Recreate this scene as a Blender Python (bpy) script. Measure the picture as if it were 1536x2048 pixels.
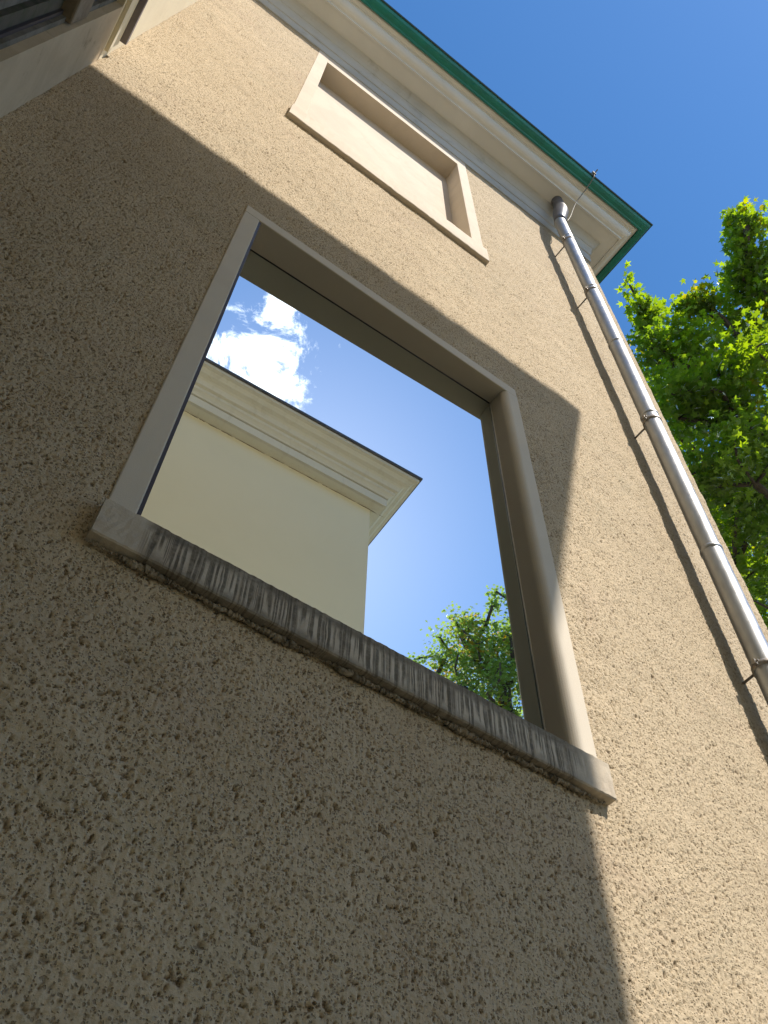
import bpy, bmesh, math, random
import numpy as np
from mathutils import Vector, Matrix

for o in list(bpy.data.objects):
    bpy.data.objects.remove(o)
scene = bpy.context.scene
COL = scene.collection
H = 1.5                       # eye height: all plan heights below are measured from the eye
R_ = math.radians

# ------------------------------------------------------------------ camera
cam_d = bpy.data.cameras.new('camera')
cam = bpy.data.objects.new('camera', cam_d)
COL.objects.link(cam)
cam_d.sensor_fit = 'VERTICAL'
cam_d.sensor_height = 36.0
cam_d.sensor_width = 27.0
cam_d.lens = 30.66
cam_d.clip_start = 0.05
cam_d.clip_end = 2000
RX = Vector((0.81123016, -0.58448416, 0.01684917))
RY = Vector((0.48128618, 0.6510783, -0.58690772))
RZ = Vector((0.33206813, 0.48422651, 0.8094785))
m = Matrix(((RX.x, -RY.x, -RZ.x, 0.0), (RX.y, -RY.y, -RZ.y, -1.2), (RX.z, -RY.z, -RZ.z, H), (0, 0, 0, 1)))
cam.matrix_world = m
scene.camera = cam

# ------------------------------------------------------------------ sky and sun
SUN = Vector((0.22254, -0.56426, 0.79503)).normalized()      # towards the sun
sun_el = math.asin(SUN.z)
world = bpy.data.worlds.new('World')
scene.world = world
world.use_nodes = True
wn = world.node_tree
wn.nodes.clear()
w_out = wn.nodes.new('ShaderNodeOutputWorld')
w_bg = wn.nodes.new('ShaderNodeBackground')
w_bg.inputs['Strength'].default_value = 0.113
sky = wn.nodes.new('ShaderNodeTexSky')
sky.sky_type = 'NISHITA'
sky.sun_disc = False
sky.sun_elevation = sun_el
sky.sun_rotation = math.atan2(SUN.x, SUN.y)
sky.altitude = 100
sky.air_density = 1.0
sky.dust_density = 0.22
sky.ozone_density = 3.0
# fair-weather clouds: a few ragged puffs at fixed places of the sky
tc = wn.nodes.new('ShaderNodeTexCoord')
gate = None
for (cx, cy, cz, inner, outer) in ((0.106, -0.445, 0.889, 0.0, 6.6), (-0.75, -0.45, 0.45, 0.0, 13), (-0.35, 0.75, 0.5, 0.0, 12), (0.2, -0.9, 0.35, 0.0, 10)):
    cv = Vector((cx, cy, cz)).normalized()
    dot = wn.nodes.new('ShaderNodeVectorMath'); dot.operation = 'DOT_PRODUCT'
    dot.inputs[1].default_value = cv
    wn.links.new(tc.outputs['Generated'], dot.inputs[0])
    mr = wn.nodes.new('ShaderNodeMapRange'); mr.interpolation_type = 'SMOOTHSTEP'
    mr.inputs['From Min'].default_value = math.cos(R_(outer))
    mr.inputs['From Max'].default_value = math.cos(R_(inner))
    wn.links.new(dot.outputs['Value'], mr.inputs['Value'])
    if gate is None:
        gate = mr.outputs['Result']
    else:
        mx = wn.nodes.new('ShaderNodeMath'); mx.operation = 'MAXIMUM'
        wn.links.new(gate, mx.inputs[0]); wn.links.new(mr.outputs['Result'], mx.inputs[1])
        gate = mx.outputs['Value']
cn = wn.nodes.new('ShaderNodeTexNoise')
cn.inputs['Scale'].default_value = 15
cn.inputs['Detail'].default_value = 12
cn.inputs['Roughness'].default_value = 0.7
cn.inputs['Distortion'].default_value = 0.6
cmap = wn.nodes.new('ShaderNodeMapping')
cmap.inputs['Location'].default_value = (0.37, 1.9, 0.4)
wn.links.new(tc.outputs['Generated'], cmap.inputs['Vector'])
wn.links.new(cmap.outputs['Vector'], cn.inputs['Vector'])
cadd = wn.nodes.new('ShaderNodeMath'); cadd.operation = 'MULTIPLY_ADD'
cadd.inputs[1].default_value = 0.36
ccon = wn.nodes.new('ShaderNodeMath'); ccon.operation = 'MULTIPLY_ADD'
ccon.inputs[1].default_value = 1.7; ccon.inputs[2].default_value = -0.35
wn.links.new(cn.outputs['Fac'], ccon.inputs[0])
wn.links.new(gate, cadd.inputs[0]); wn.links.new(ccon.outputs['Value'], cadd.inputs[2])
cmr = wn.nodes.new('ShaderNodeMapRange'); cmr.interpolation_type = 'SMOOTHSTEP'
cmr.inputs['From Min'].default_value = 0.76
cmr.inputs['From Max'].default_value = 1.02
wn.links.new(cadd.outputs['Value'], cmr.inputs['Value'])
cmix = wn.nodes.new('ShaderNodeMix'); cmix.data_type = 'RGBA'
cgm = wn.nodes.new('ShaderNodeMapRange'); cgm.inputs['From Min'].default_value = 0.02; cgm.inputs['From Max'].default_value = 0.25
wn.links.new(gate, cgm.inputs['Value'])
cml = wn.nodes.new('ShaderNodeMath'); cml.operation = 'MULTIPLY'
wn.links.new(cgm.outputs['Result'], cml.inputs[0]); wn.links.new(cmr.outputs['Result'], cml.inputs[1])
wn.links.new(cml.outputs['Value'], cmix.inputs['Factor'])
shs = wn.nodes.new('ShaderNodeHueSaturation')
shs.inputs['Saturation'].default_value = 1.24
shs.inputs['Hue'].default_value = 0.499
wn.links.new(sky.outputs['Color'], shs.inputs['Color'])
wn.links.new(shs.outputs['Color'], cmix.inputs['A'])
cmix.inputs['B'].default_value = (11, 11, 11.4, 1)
wn.links.new(cmix.outputs['Result'], w_bg.inputs['Color'])
wn.links.new(w_bg.outputs['Background'], w_out.inputs['Surface'])

sun_d = bpy.data.lights.new('sun', 'SUN')
sun_d.energy = 3.7
sun_d.angle = R_(0.53)
sun_d.color = (1.0, 0.92, 0.82)
sun_o = bpy.data.objects.new('sun', sun_d)
COL.objects.link(sun_o)
sun_o.rotation_euler = (-SUN).to_track_quat('-Z', 'Y').to_euler()
sun_o.location = SUN * 60

scene.render.engine = 'CYCLES'
scene.view_settings.view_transform = 'Standard'
scene.view_settings.look = 'None'
scene.view_settings.gamma = 1
scene.view_settings.use_curve_mapping = False
scene.view_settings.exposure = 0.92
scene.cycles.max_bounces = 10
scene.cycles.diffuse_bounces = 6
scene.cycles.transparent_max_bounces = 16
scene.cycles.caustics_reflective = False

# ------------------------------------------------------------------ material helpers
def new_mat(name):
    mt = bpy.data.materials.new(name); mt.use_nodes = True
    nt = mt.node_tree
    return mt, nt, nt.nodes['Principled BSDF']

def nd(nt, kind, **kw):
    n = nt.nodes.new(kind)
    for k, v in kw.items():
        if hasattr(n, k): setattr(n, k, v)
        else: n.inputs[k].default_value = v
    return n

def noise(nt, vec, scale, detail=4, rough=0.55, dist=0.0):
    n = nd(nt, 'ShaderNodeTexNoise')
    n.inputs['Scale'].default_value = scale; n.inputs['Detail'].default_value = detail
    n.inputs['Roughness'].default_value = rough; n.inputs['Distortion'].default_value = dist
    nt.links.new(vec, n.inputs['Vector'])
    return n.outputs['Fac']

def mrange(nt, val, a, b, c=0.0, d=1.0, smooth=True):
    n = nd(nt, 'ShaderNodeMapRange')
    n.interpolation_type = 'SMOOTHSTEP' if smooth else 'LINEAR'
    for k, v in zip(('From Min', 'From Max', 'To Min', 'To Max'), (a, b, c, d)):
        n.inputs[k].default_value = v
    nt.links.new(val, n.inputs['Value'])
    return n.outputs['Result']

def mixc(nt, fac, a, b, mode='MIX'):
    n = nd(nt, 'ShaderNodeMix'); n.data_type = 'RGBA'; n.blend_type = mode
    for s, v in (('A', a), ('B', b)):
        if isinstance(v, tuple): n.inputs[s].default_value = (*v, 1)
        else: nt.links.new(v, n.inputs[s])
    if isinstance(fac, (int, float)): n.inputs['Factor'].default_value = fac
    else: nt.links.new(fac, n.inputs['Factor'])
    return n.outputs['Result']

def math_(nt, op, a, b=None):
    n = nd(nt, 'ShaderNodeMath'); n.operation = op
    for i, v in enumerate((a, b)):
        if v is None: continue
        if isinstance(v, (int, float)): n.inputs[i].default_value = v
        else: nt.links.new(v, n.inputs[i])
    return n.outputs['Value']

def objvec(nt, scale=(1, 1, 1), loc=(0, 0, 0)):
    t = nd(nt, 'ShaderNodeTexCoord'); mp = nd(nt, 'ShaderNodeMapping')
    mp.inputs['Scale'].default_value = scale; mp.inputs['Location'].default_value = loc
    nt.links.new(t.outputs['Object'], mp.inputs['Vector'])
    return mp.outputs['Vector']

def bump(nt, bsdf, h, strength, dist):
    b = nd(nt, 'ShaderNodeBump'); b.inputs['Strength'].default_value = strength; b.inputs['Distance'].default_value = dist
    nt.links.new(h, b.inputs['Height']); nt.links.new(b.outputs['Normal'], bsdf.inputs['Normal'])

def plaster(name, base, alt, scale=3.0, amt=0.6, bscale=220, bdist=0.002, bstr=0.5, rough=0.85, dirt=None, dirt_amt=0.5, streak=False):
    mt, nt, bs = new_mat(name)
    v = objvec(nt)
    c = mixc(nt, mrange(nt, noise(nt, v, scale, 6, 0.6, 0.4), 0.35, 0.68, 0, amt), base, alt)
    if dirt:
        dv = objvec(nt, (1, 1, 0.12)) if streak else v
        k = mrange(nt, noise(nt, dv, 9 if streak else 4.5, 8, 0.7, 0.8), 0.52, 0.74, 0, dirt_amt)
        c = mixc(nt, k, c, dirt)
    nt.links.new(c, bs.inputs['Base Color'])
    bs.inputs['Roughness'].default_value = rough
    bs.inputs['Specular IOR Level'].default_value = 0.25
    bump(nt, bs, noise(nt, v, bscale, 5, 0.6), bstr, bdist)
    return mt

# ------------------------------------------------------------------ materials
# roughcast: colour only, the relief is in the mesh and in a fine bump
M_stucco, nt, bs = new_mat('roughcast')
v = objvec(nt)
c = mixc(nt, mrange(nt, noise(nt, v, 1.3, 5, 0.6, 0.5), 0.3, 0.7), (0.557, 0.455, 0.315), (0.497, 0.403, 0.275))
c = mixc(nt, mrange(nt, noise(nt, objvec(nt, loc=(7, 3, 1)), 3.2, 4, 0.6, 0.6), 0.55, 0.75, 0, 0.30), c, (0.45, 0.34, 0.25))
c = mixc(nt, mrange(nt, noise(nt, objvec(nt, loc=(2, 9, 4)), 2.6, 4, 0.6, 0.6), 0.55, 0.75, 0, 0.25), c, (0.39, 0.36, 0.26))
c = mixc(nt, mrange(nt, noise(nt, v, 190, 3, 0.6), 0.42, 0.66, 0, 0.30), c, (0.38, 0.31, 0.22))
at = nd(nt, 'ShaderNodeAttribute'); at.attribute_name = 'pit_shade'      # shade inside the pits, put into the colour as dark brown
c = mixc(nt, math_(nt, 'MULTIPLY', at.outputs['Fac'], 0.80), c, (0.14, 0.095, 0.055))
# small torn pores between the modelled ones
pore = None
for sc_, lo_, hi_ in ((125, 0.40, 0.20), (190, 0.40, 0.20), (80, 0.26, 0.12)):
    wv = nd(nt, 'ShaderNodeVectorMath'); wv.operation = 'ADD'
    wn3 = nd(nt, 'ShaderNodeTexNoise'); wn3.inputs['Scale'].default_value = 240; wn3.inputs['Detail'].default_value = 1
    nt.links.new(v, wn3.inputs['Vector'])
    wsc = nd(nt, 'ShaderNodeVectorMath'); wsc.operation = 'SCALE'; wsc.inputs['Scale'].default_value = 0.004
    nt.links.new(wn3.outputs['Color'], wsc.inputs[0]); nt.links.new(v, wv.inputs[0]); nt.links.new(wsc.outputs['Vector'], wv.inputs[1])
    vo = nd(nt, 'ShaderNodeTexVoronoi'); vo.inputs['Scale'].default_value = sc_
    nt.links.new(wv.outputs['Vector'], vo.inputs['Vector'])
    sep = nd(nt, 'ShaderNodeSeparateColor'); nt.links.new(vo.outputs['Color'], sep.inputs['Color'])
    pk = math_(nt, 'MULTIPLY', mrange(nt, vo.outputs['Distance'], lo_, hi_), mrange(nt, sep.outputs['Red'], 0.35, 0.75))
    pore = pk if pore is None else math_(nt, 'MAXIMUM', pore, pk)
c = mixc(nt, math_(nt, 'MULTIPLY', pore, 0.55), c, (0.16, 0.115, 0.065))  # pores darkened in colour too, for the shade a bump does not give
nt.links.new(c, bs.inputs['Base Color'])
bs.inputs['Roughness'].default_value = 0.92
bs.inputs['Specular IOR Level'].default_value = 0.15
hh = math_(nt, 'SUBTRACT', math_(nt, 'MULTIPLY', noise(nt, v, 260, 3, 0.65), 0.55), pore)
bump(nt, bs, hh, 0.9, 0.0030)

M_surround = plaster('smooth_render', (0.63, 0.565, 0.465), (0.56, 0.50, 0.41), 2.2, 0.6, 260, 0.002, 0.35)
M_blind = plaster('painted_render', (0.60, 0.52, 0.42), (0.53, 0.455, 0.365), 3.4, 0.8, 140, 0.002, 0.4, dirt=(0.40, 0.33, 0.24), dirt_amt=0.35)
M_cornice = plaster('weathered_cornice', (0.70, 0.685, 0.64), (0.62, 0.605, 0.56), 2.0, 0.7, 90, 0.002, 0.3)
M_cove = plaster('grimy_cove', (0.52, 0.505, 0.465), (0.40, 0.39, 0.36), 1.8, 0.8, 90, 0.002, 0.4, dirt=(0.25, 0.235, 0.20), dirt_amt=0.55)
nt = M_cove.node_tree
M_cream = plaster('cream_wall', (0.85, 0.80, 0.64), (0.82, 0.77, 0.61), 0.8, 0.7, 120, 0.001, 0.2)
M_white = plaster('pale_cornice', (0.76, 0.74, 0.66), (0.70, 0.68, 0.61), 1.6, 0.6, 110, 0.001, 0.2, dirt=(0.46, 0.43, 0.35), dirt_amt=0.35, streak=True)
M_wing = plaster('wing_render', (0.80, 0.73, 0.56), (0.72, 0.64, 0.48), 3, 0.6, 120, 0.002, 0.3, dirt=(0.42, 0.34, 0.22), dirt_amt=0.25)
M_jamb = plaster('stained_render', (0.56, 0.46, 0.32), (0.46, 0.37, 0.25), 5, 0.8, 120, 0.002, 0.4, dirt=(0.12, 0.085, 0.045), dirt_amt=0.8)

# sill: concrete with dark drip streaks that run down its face
M_sill, nt, bs = new_mat('streaked_sill')
v = objvec(nt)
t = nd(nt, 'ShaderNodeTexCoord'); sp = nd(nt, 'ShaderNodeSeparateXYZ'); nt.links.new(t.outputs['Object'], sp.inputs['Vector'])
base = mixc(nt, mrange(nt, noise(nt, v, 6, 6, 0.6), 0.35, 0.68), (0.56, 0.495, 0.395), (0.46, 0.395, 0.31))
warp = math_(nt, 'ADD', sp.outputs['X'], math_(nt, 'MULTIPLY', noise(nt, objvec(nt, (1, 1, 0.25)), 30, 3, 0.6), 0.012))
cb = nd(nt, 'ShaderNodeCombineXYZ'); nt.links.new(warp, cb.inputs['X'])
n1 = nd(nt, 'ShaderNodeTexNoise'); n1.inputs['Scale'].default_value = 92; n1.inputs['Detail'].default_value = 3; n1.inputs['Roughness'].default_value = 0.6
nt.links.new(cb.outputs['Vector'], n1.inputs['Vector'])
fan = nd(nt, 'ShaderNodeTexNoise'); fan.inputs['Scale'].default_value = 16; fan.inputs['Detail'].default_value = 2
nt.links.new(cb.outputs['Vector'], fan.inputs['Vector'])
streak = mrange(nt, n1.outputs['Fac'], 0.44, 0.53)
# streaks stay between the jambs (x 0.20 to 1.43) and thin out downwards
inside = math_(nt, 'MULTIPLY', mrange(nt, sp.outputs['X'], 0.20, 0.24), mrange(nt, sp.outputs['X'], 1.45, 1.36))
zrel = sp.outputs['Z']                                       # 0 at the sill's foot, 0.11 at its top
topband = mrange(nt, math_(nt, 'ADD', zrel, math_(nt, 'MULTIPLY', fan.outputs['Fac'], 0.03)), 0.083, 0.108)
ln = nd(nt, 'ShaderNodeTexNoise'); ln.inputs['Scale'].default_value = 55; ln.inputs['Detail'].default_value = 2
cb2 = nd(nt, 'ShaderNodeCombineXYZ'); nt.links.new(warp, cb2.inputs['X']); cb2.inputs['Y'].default_value = 5.3
nt.links.new(cb2.outputs['Vector'], ln.inputs['Vector'])
zend = mrange(nt, ln.outputs['Fac'], 0.35, 0.70, -0.06, 0.05)
tail = mrange(nt, math_(nt, 'SUBTRACT', zrel, zend), -0.012, 0.022, 0.12, 1.0)
botband = mrange(nt, math_(nt, 'ADD', zrel, math_(nt, 'MULTIPLY', noise(nt, v, 24, 4, 0.7), 0.05)), 0.062, 0.02, 0, 0.8)
dk = math_(nt, 'MULTIPLY', math_(nt, 'MULTIPLY', streak, tail), inside)
dk = math_(nt, 'MAXIMUM', dk, math_(nt, 'MULTIPLY', math_(nt, 'MULTIPLY', topband, inside), 0.85))
dk = math_(nt, 'MAXIMUM', dk, math_(nt, 'MULTIPLY', botband, inside))
dk = math_(nt, 'MULTIPLY', dk, mrange(nt, noise(nt, v, 45, 5, 0.7), 0.25, 0.6, 0.6, 1.0))
cc = mixc(nt, math_(nt, 'MULTIPLY', dk, 0.84), base, (0.06, 0.05, 0.033))
nt.links.new(cc, bs.inputs['Base Color'])
bs.inputs['Roughness'].default_value = 0.9; bs.inputs['Specular IOR Level'].default_value = 0.2
bump(nt, bs, noise(nt, v, 150, 5, 0.7), 0.5, 0.003)

M_crust = plaster('mortar_crust', (0.33, 0.275, 0.20), (0.09, 0.075, 0.05), 22, 0.9, 120, 0.004, 0.8)

# mirror pane: silvered, very slightly wavy
M_mirror, nt, bs = new_mat('mirror_pane')
bs.inputs['Base Color'].default_value = (0.77, 0.85, 0.85, 1)
bs.inputs['Metallic'].default_value = 1.0
bs.inputs['Roughness'].default_value = 0.0

def simple(name, col, rough=0.5, metal=0.0, spec=0.4, var=None, vscale=6, b=None):
    mt, nt, bs = new_mat(name)
    bs.inputs['Roughness'].default_value = rough; bs.inputs['Metallic'].default_value = metal
    bs.inputs['Specular IOR Level'].default_value = spec
    v = objvec(nt)
    if var:
        nt.links.new(mixc(nt, mrange(nt, noise(nt, v, vscale, 6, 0.65, 0.3), 0.35, 0.7), col, var), bs.inputs['Base Color'])
    else:
        bs.inputs['Base Color'].default_value = (*col, 1)
    if b: bump(nt, bs, noise(nt, v, b[0], 4, 0.6), b[1], b[2])
    return mt

M_gasket = simple('dark_gasket', (0.035, 0.03, 0.04), 0.5, var=(0.05, 0.045, 0.05))
M_bead = simple('pale_bead', (0.80, 0.79, 0.75), 0.4, var=(0.55, 0.54, 0.50), vscale=8)
M_green = simple('green_gutter_paint', (0.008, 0.19, 0.145), 0.42, spec=0.4, var=(0.012, 0.145, 0.11), vscale=5)
M_greendark = simple('green_gutter_bead', (0.006, 0.045, 0.035), 0.4, spec=0.5, var=(0.01, 0.03, 0.025), vscale=9)
M_zinc, nt, bs = new_mat('weathered_zinc')
v = objvec(nt)
zc = mixc(nt, mrange(nt, noise(nt, objvec(nt, (1, 1, 0.15)), 14, 6, 0.6), 0.35, 0.7), (0.40, 0.415, 0.43), (0.30, 0.31, 0.32))
zc = mixc(nt, mrange(nt, noise(nt, objvec(nt, (1, 1, 0.3)), 70, 3, 0.7), 0.66, 0.74, 0, 0.5), zc, (0.60, 0.59, 0.57))
nt.links.new(zc, bs.inputs['Base Color'])
bs.inputs['Metallic'].default_value = 0.85
nt.links.new(mrange(nt, noise(nt, v, 20, 5, 0.6), 0.3, 0.7, 0.38, 0.52), bs.inputs['Roughness'])
bump(nt, bs, noise(nt, objvec(nt, (1, 1, 0.3)), 12, 3, 0.5), 0.08, 0.01)
M_lead = simple('dark_grey_elbow', (0.085, 0.085, 0.10), 0.38, spec=0.5, var=(0.06, 0.06, 0.07))
M_iron = simple('grey_bracket_steel', (0.30, 0.29, 0.27), 0.5, metal=0.5, var=(0.16, 0.12, 0.09), vscale=30)
M_cable = simple('cable_sheath', (0.13, 0.12, 0.10), 0.6, var=(0.2, 0.17, 0.12), vscale=20)
M_roof = simple('slate_roof', (0.09, 0.09, 0.10), 0.7, var=(0.14, 0.13, 0.13), vscale=3)
M_roofedge = simple('dark_roof_edge', (0.10, 0.10, 0.115), 0.45, metal=0.3, var=(0.14, 0.14, 0.15))
M_frame = simple('weathered_window_paint', (0.075, 0.07, 0.055), 0.7, var=(0.03, 0.045, 0.018), vscale=14, b=(90, 0.4, 0.003))
M_frame2 = simple('pale_window_paint', (0.20, 0.185, 0.155), 0.75, var=(0.07, 0.065, 0.04), vscale=10)
M_board = simple('rotting_board', (0.26, 0.22, 0.16), 0.85, var=(0.16, 0.12, 0.075), vscale=12, b=(70, 0.5, 0.004))
M_flash = simple('dull_lead_flashing', (0.17, 0.15, 0.17), 0.6, metal=0.2, var=(0.22, 0.20, 0.21), vscale=8)
M_glass, nt, bs = new_mat('old_window_glass')
bs.inputs['Base Color'].default_value = (0.02, 0.025, 0.02, 1)
bs.inputs['Roughness'].default_value = 0.22
bs.inputs['Specular IOR Level'].default_value = 0.2
bump(nt, bs, noise(nt, objvec(nt), 5, 3, 0.5), 0.12, 0.02)

M_ground, nt, bs = new_mat('gravel_ground')
v = objvec(nt)
gc = mixc(nt, mrange(nt, noise(nt, v, 60, 5, 0.7), 0.35, 0.65), (0.30, 0.25, 0.18), (0.20, 0.17, 0.12))
gc = mixc(nt, mrange(nt, noise(nt, v, 0.09, 6, 0.6), 0.54, 0.60), gc, (0.06, 0.085, 0.025))
nt.links.new(gc, bs.inputs['Base Color']); bs.inputs['Roughness'].default_value = 0.95
bump(nt, bs, noise(nt, v, 60, 5, 0.7), 0.8, 0.02)

M_bark = simple('maple_bark', (0.10, 0.085, 0.065), 0.9, var=(0.055, 0.045, 0.035), vscale=20, b=(35, 0.8, 0.02))

def leaf_mat(name, c0, c1, tip):
    mt = bpy.data.materials.new(name); mt.use_nodes = True
    nt = mt.node_tree; nt.nodes.clear()
    out = nd(nt, 'ShaderNodeOutputMaterial')
    at = nd(nt, 'ShaderNodeAttribute'); at.attribute_name = 'leafv'
    sp = nd(nt, 'ShaderNodeSeparateColor'); nt.links.new(at.outputs['Color'], sp.inputs['Color'])
    c = mixc(nt, sp.outputs['Red'], c0, c1)
    c = mixc(nt, sp.outputs['Green'], c, tip)
    df = nd(nt, 'ShaderNodeBsdfDiffuse'); tr = nd(nt, 'ShaderNodeBsdfTranslucent'); gl = nd(nt, 'ShaderNodeBsdfGlossy')
    nt.links.new(c, df.inputs['Color'])
    hs = nd(nt, 'ShaderNodeHueSaturation'); hs.inputs['Saturation'].default_value = 1.15; hs.inputs['Value'].default_value = 4.0
    hs.inputs['Hue'].default_value = 0.475
    nt.links.new(c, hs.inputs['Color']); nt.links.new(hs.outputs['Color'], tr.inputs['Color'])
    gl.inputs['Roughness'].default_value = 0.5; gl.inputs['Color'].default_value = (0.9, 0.95, 0.9, 1)
    m1 = nd(nt, 'ShaderNodeMixShader'); m1.inputs['Fac'].default_value = 0.55
    nt.links.new(df.outputs[0], m1.inputs[1]); nt.links.new(tr.outputs[0], m1.inputs[2])
    fr = nd(nt, 'ShaderNodeFresnel'); fr.inputs['IOR'].default_value = 1.35
    m2 = nd(nt, 'ShaderNodeMixShader'); nt.links.new(fr.outputs[0], m2.inputs['Fac'])
    nt.links.new(m1.outputs[0], m2.inputs[1]); nt.links.new(gl.outputs[0], m2.inputs[2])
    nt.links.new(m2.outputs[0], out.inputs['Surface'])
    return mt
M_leaf = leaf_mat('maple_leaf', (0.055, 0.115, 0.018), (0.115, 0.18, 0.024), (0.22, 0.20, 0.02))
M_leaf2 = leaf_mat('young_maple_leaf', (0.075, 0.125, 0.030), (0.12, 0.18, 0.040), (0.24, 0.16, 0.03))

# ------------------------------------------------------------------ object helpers
def empty(name, loc, label, cat, group=None):
    o = bpy.data.objects.new(name, None); COL.objects.link(o)
    o.location = (loc[0], loc[1], loc[2])
    o.empty_display_size = 0.2
    o['label'] = label; o['category'] = cat
    if group: o['group'] = group
    return o

def wloc(o):
    l = Vector((0, 0, 0))
    while o is not None:
        l += o.location; o = o.parent
    return l

def mesh_obj(name, verts, faces, mat, parent=None, loc=None, smooth=False, label=None):
    """verts are world coordinates with heights from the eye; loc is the part's own origin in the same terms"""
    V = np.asarray(verts, dtype=np.float64).reshape(-1, 3).copy()
    V[:, 2] += H
    pl = wloc(parent) if parent is not None else Vector((0, 0, 0))
    org = Vector((loc[0], loc[1], loc[2] + H)) if loc is not None else pl.copy()
    V -= np.array(org)
    me = bpy.data.meshes.new(name)
    me.from_pydata(V.tolist(), [], faces)
    me.update()
    if mat is not None: me.materials.append(mat)
    if smooth:
        me.polygons.foreach_set('use_smooth', [True] * len(me.polygons))
    o = bpy.data.objects.new(name, me); COL.objects.link(o)
    if parent is not None:
        o.parent = parent
    o.location = org - pl
    if label: o['label'] = label
    return o

class MB:
    def __init__(s): s.v = []; s.f = []
    def add(s, v, f):
        k = len(s.v); s.v += [tuple(p) for p in v]; s.f += [tuple(i + k for i in q) for q in f]; return s
    def box(s, x0, x1, y0, y1, z0, z1):
        v = [(x0, y0, z0), (x1, y0, z0), (x1, y1, z0), (x0, y1, z0), (x0, y0, z1), (x1, y0, z1), (x1, y1, z1), (x0, y1, z1)]
        return s.add(v, [(0, 3, 2, 1), (4, 5, 6, 7), (0, 1, 5, 4), (1, 2, 6, 5), (2, 3, 7, 6), (3, 0, 4, 7)])
    def tube(s, pts, rad, n=12, cap=True):
        pts = [Vector(p) for p in pts]; rs = rad if isinstance(rad, (list, tuple)) else [rad] * len(pts)
        ring = []; up = None
        for i, p in enumerate(pts):
            t = (pts[min(i + 1, len(pts) - 1)] - pts[max(i - 1, 0)]).normalized()
            if up is None: up = t.orthogonal().normalized()
            up = (up - t * up.dot(t)).normalized(); sd = t.cross(up)
            ring.append([p + (up * math.cos(a) + sd * math.sin(a)) * rs[i] for a in [2 * math.pi * k / n for k in range(n)]])
        k0 = len(s.v)
        for r in ring: s.v += [tuple(p) for p in r]
        for i in range(len(pts) - 1):
            for k in range(n):
                a = k0 + i * n + k; b = k0 + i * n + (k + 1) % n
                s.f.append((a, b, b + n, a + n))
        if cap:
            s.f.append(tuple(k0 + k for k in range(n))[::-1])
            s.f.append(tuple(k0 + (len(pts) - 1) * n + k for k in range(n)))
        return s
    def build(s, name, mat, parent=None, loc=None, smooth=False, label=None, bevel=0.0):
        o = mesh_obj(name, s.v, s.f, mat, parent, loc, smooth, label)
        if bevel:
            md = o.modifiers.new('bevel', 'BEVEL'); md.width = bevel; md.segments = 2; md.limit_method = 'ANGLE'; md.angle_limit = R_(40)
        return o

def sweep(profile, path, normals_closed=False):
    """profile = [(out, z)], path = [(x, y, dx, dy)]: a corner point and the outward (mitre) offset per unit"""
    v = []; f = []; n = len(profile)
    for (x, y, dx, dy) in path:
        for (o, z) in profile: v.append((x + dx * o, y + dy * o, z))
    for i in range(len(path) - 1):
        for k in range(n - 1):
            f.append((i * n + k, (i + 1) * n + k, (i + 1) * n + k + 1, i * n + k + 1))
    f.append(tuple(range(n))); f.append(tuple((len(path) - 1) * n + k for k in range(n))[::-1])
    return v, f

# ------------------------------------------------------------------ ground
g = mesh_obj('ground', [(-400, -400, -H), (400, -400, -H), (400, 400, -H), (-400, 400, -H)], [(0, 1, 2, 3)], M_ground)
g['kind'] = 'structure'

# ------------------------------------------------------------------ the roughcast house
XW, XL, ZC = 2.885, -0.65, 7.36
house = empty('house', (1.1, 0.0, 0.0), 'beige roughcast house with a mirror window, blind window and green eaves gutter', 'house')
rng = np.random.default_rng(5)

def band(shape, wl_lo, wl_hi, cell, aniso=1.0):
    """noise limited to wavelengths between wl_lo and wl_hi metres, unit deviation"""
    h, w = shape
    F = np.fft.rfft2(rng.standard_normal(shape))
    ky = np.fft.fftfreq(h, cell)[:, None]; kx = np.fft.rfftfreq(w, cell)[None, :] * aniso
    k = np.sqrt(kx ** 2 + ky ** 2) + 1e-9
    flt = np.exp(-(k * wl_lo) ** 4 * 0.6) * (1 - np.exp(-(k * wl_hi) ** 4 * 0.6))
    a = np.fft.irfft2(F * flt, s=shape)
    return (a / a.std()).astype(np.float32)

def sstep(x, a, b):
    t = np.clip((x - a) / (b - a), 0, 1); return t * t * (3 - 2 * t)

DU = 0.0036
u_end = XW - XL + 0.16
NU = int(u_end / DU) + 1
z_lo, z_hi = 0.40, ZC + 0.03
zs = [z_lo]
while zs[-1] < z_hi:
    t = (zs[-1] - z_lo) / (z_hi - z_lo)
    zs.append(zs[-1] + 0.0036 + 0.0040 * t)
zs = np.array(zs); NZ = len(zs)
NF = int((z_hi - z_lo) / DU) + 4
shape = (NF, NU)

def spots(per_m2, sigma, stretch=1.0, ang=0.0):
    """a random scatter of soft round marks of one size"""
    h, w = shape
    F = np.fft.rfft2((rng.random(shape) < per_m2 * DU * DU).astype(np.float32) * rng.uniform(0.5, 1.3, shape).astype(np.float32))
    ky = np.fft.fftfreq(h, DU)[:, None]; kx = np.fft.rfftfreq(w, DU)[None, :]
    a = kx * math.cos(ang) + ky * math.sin(ang); b_ = -kx * math.sin(ang) + ky * math.cos(ang)
    G = np.exp(-2 * (math.pi * sigma) ** 2 * ((a * stretch) ** 2 + b_ ** 2)) * (2 * math.pi * sigma * sigma * stretch / (DU * DU))
    return np.fft.irfft2(F * G, s=shape).astype(np.float32)

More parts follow.
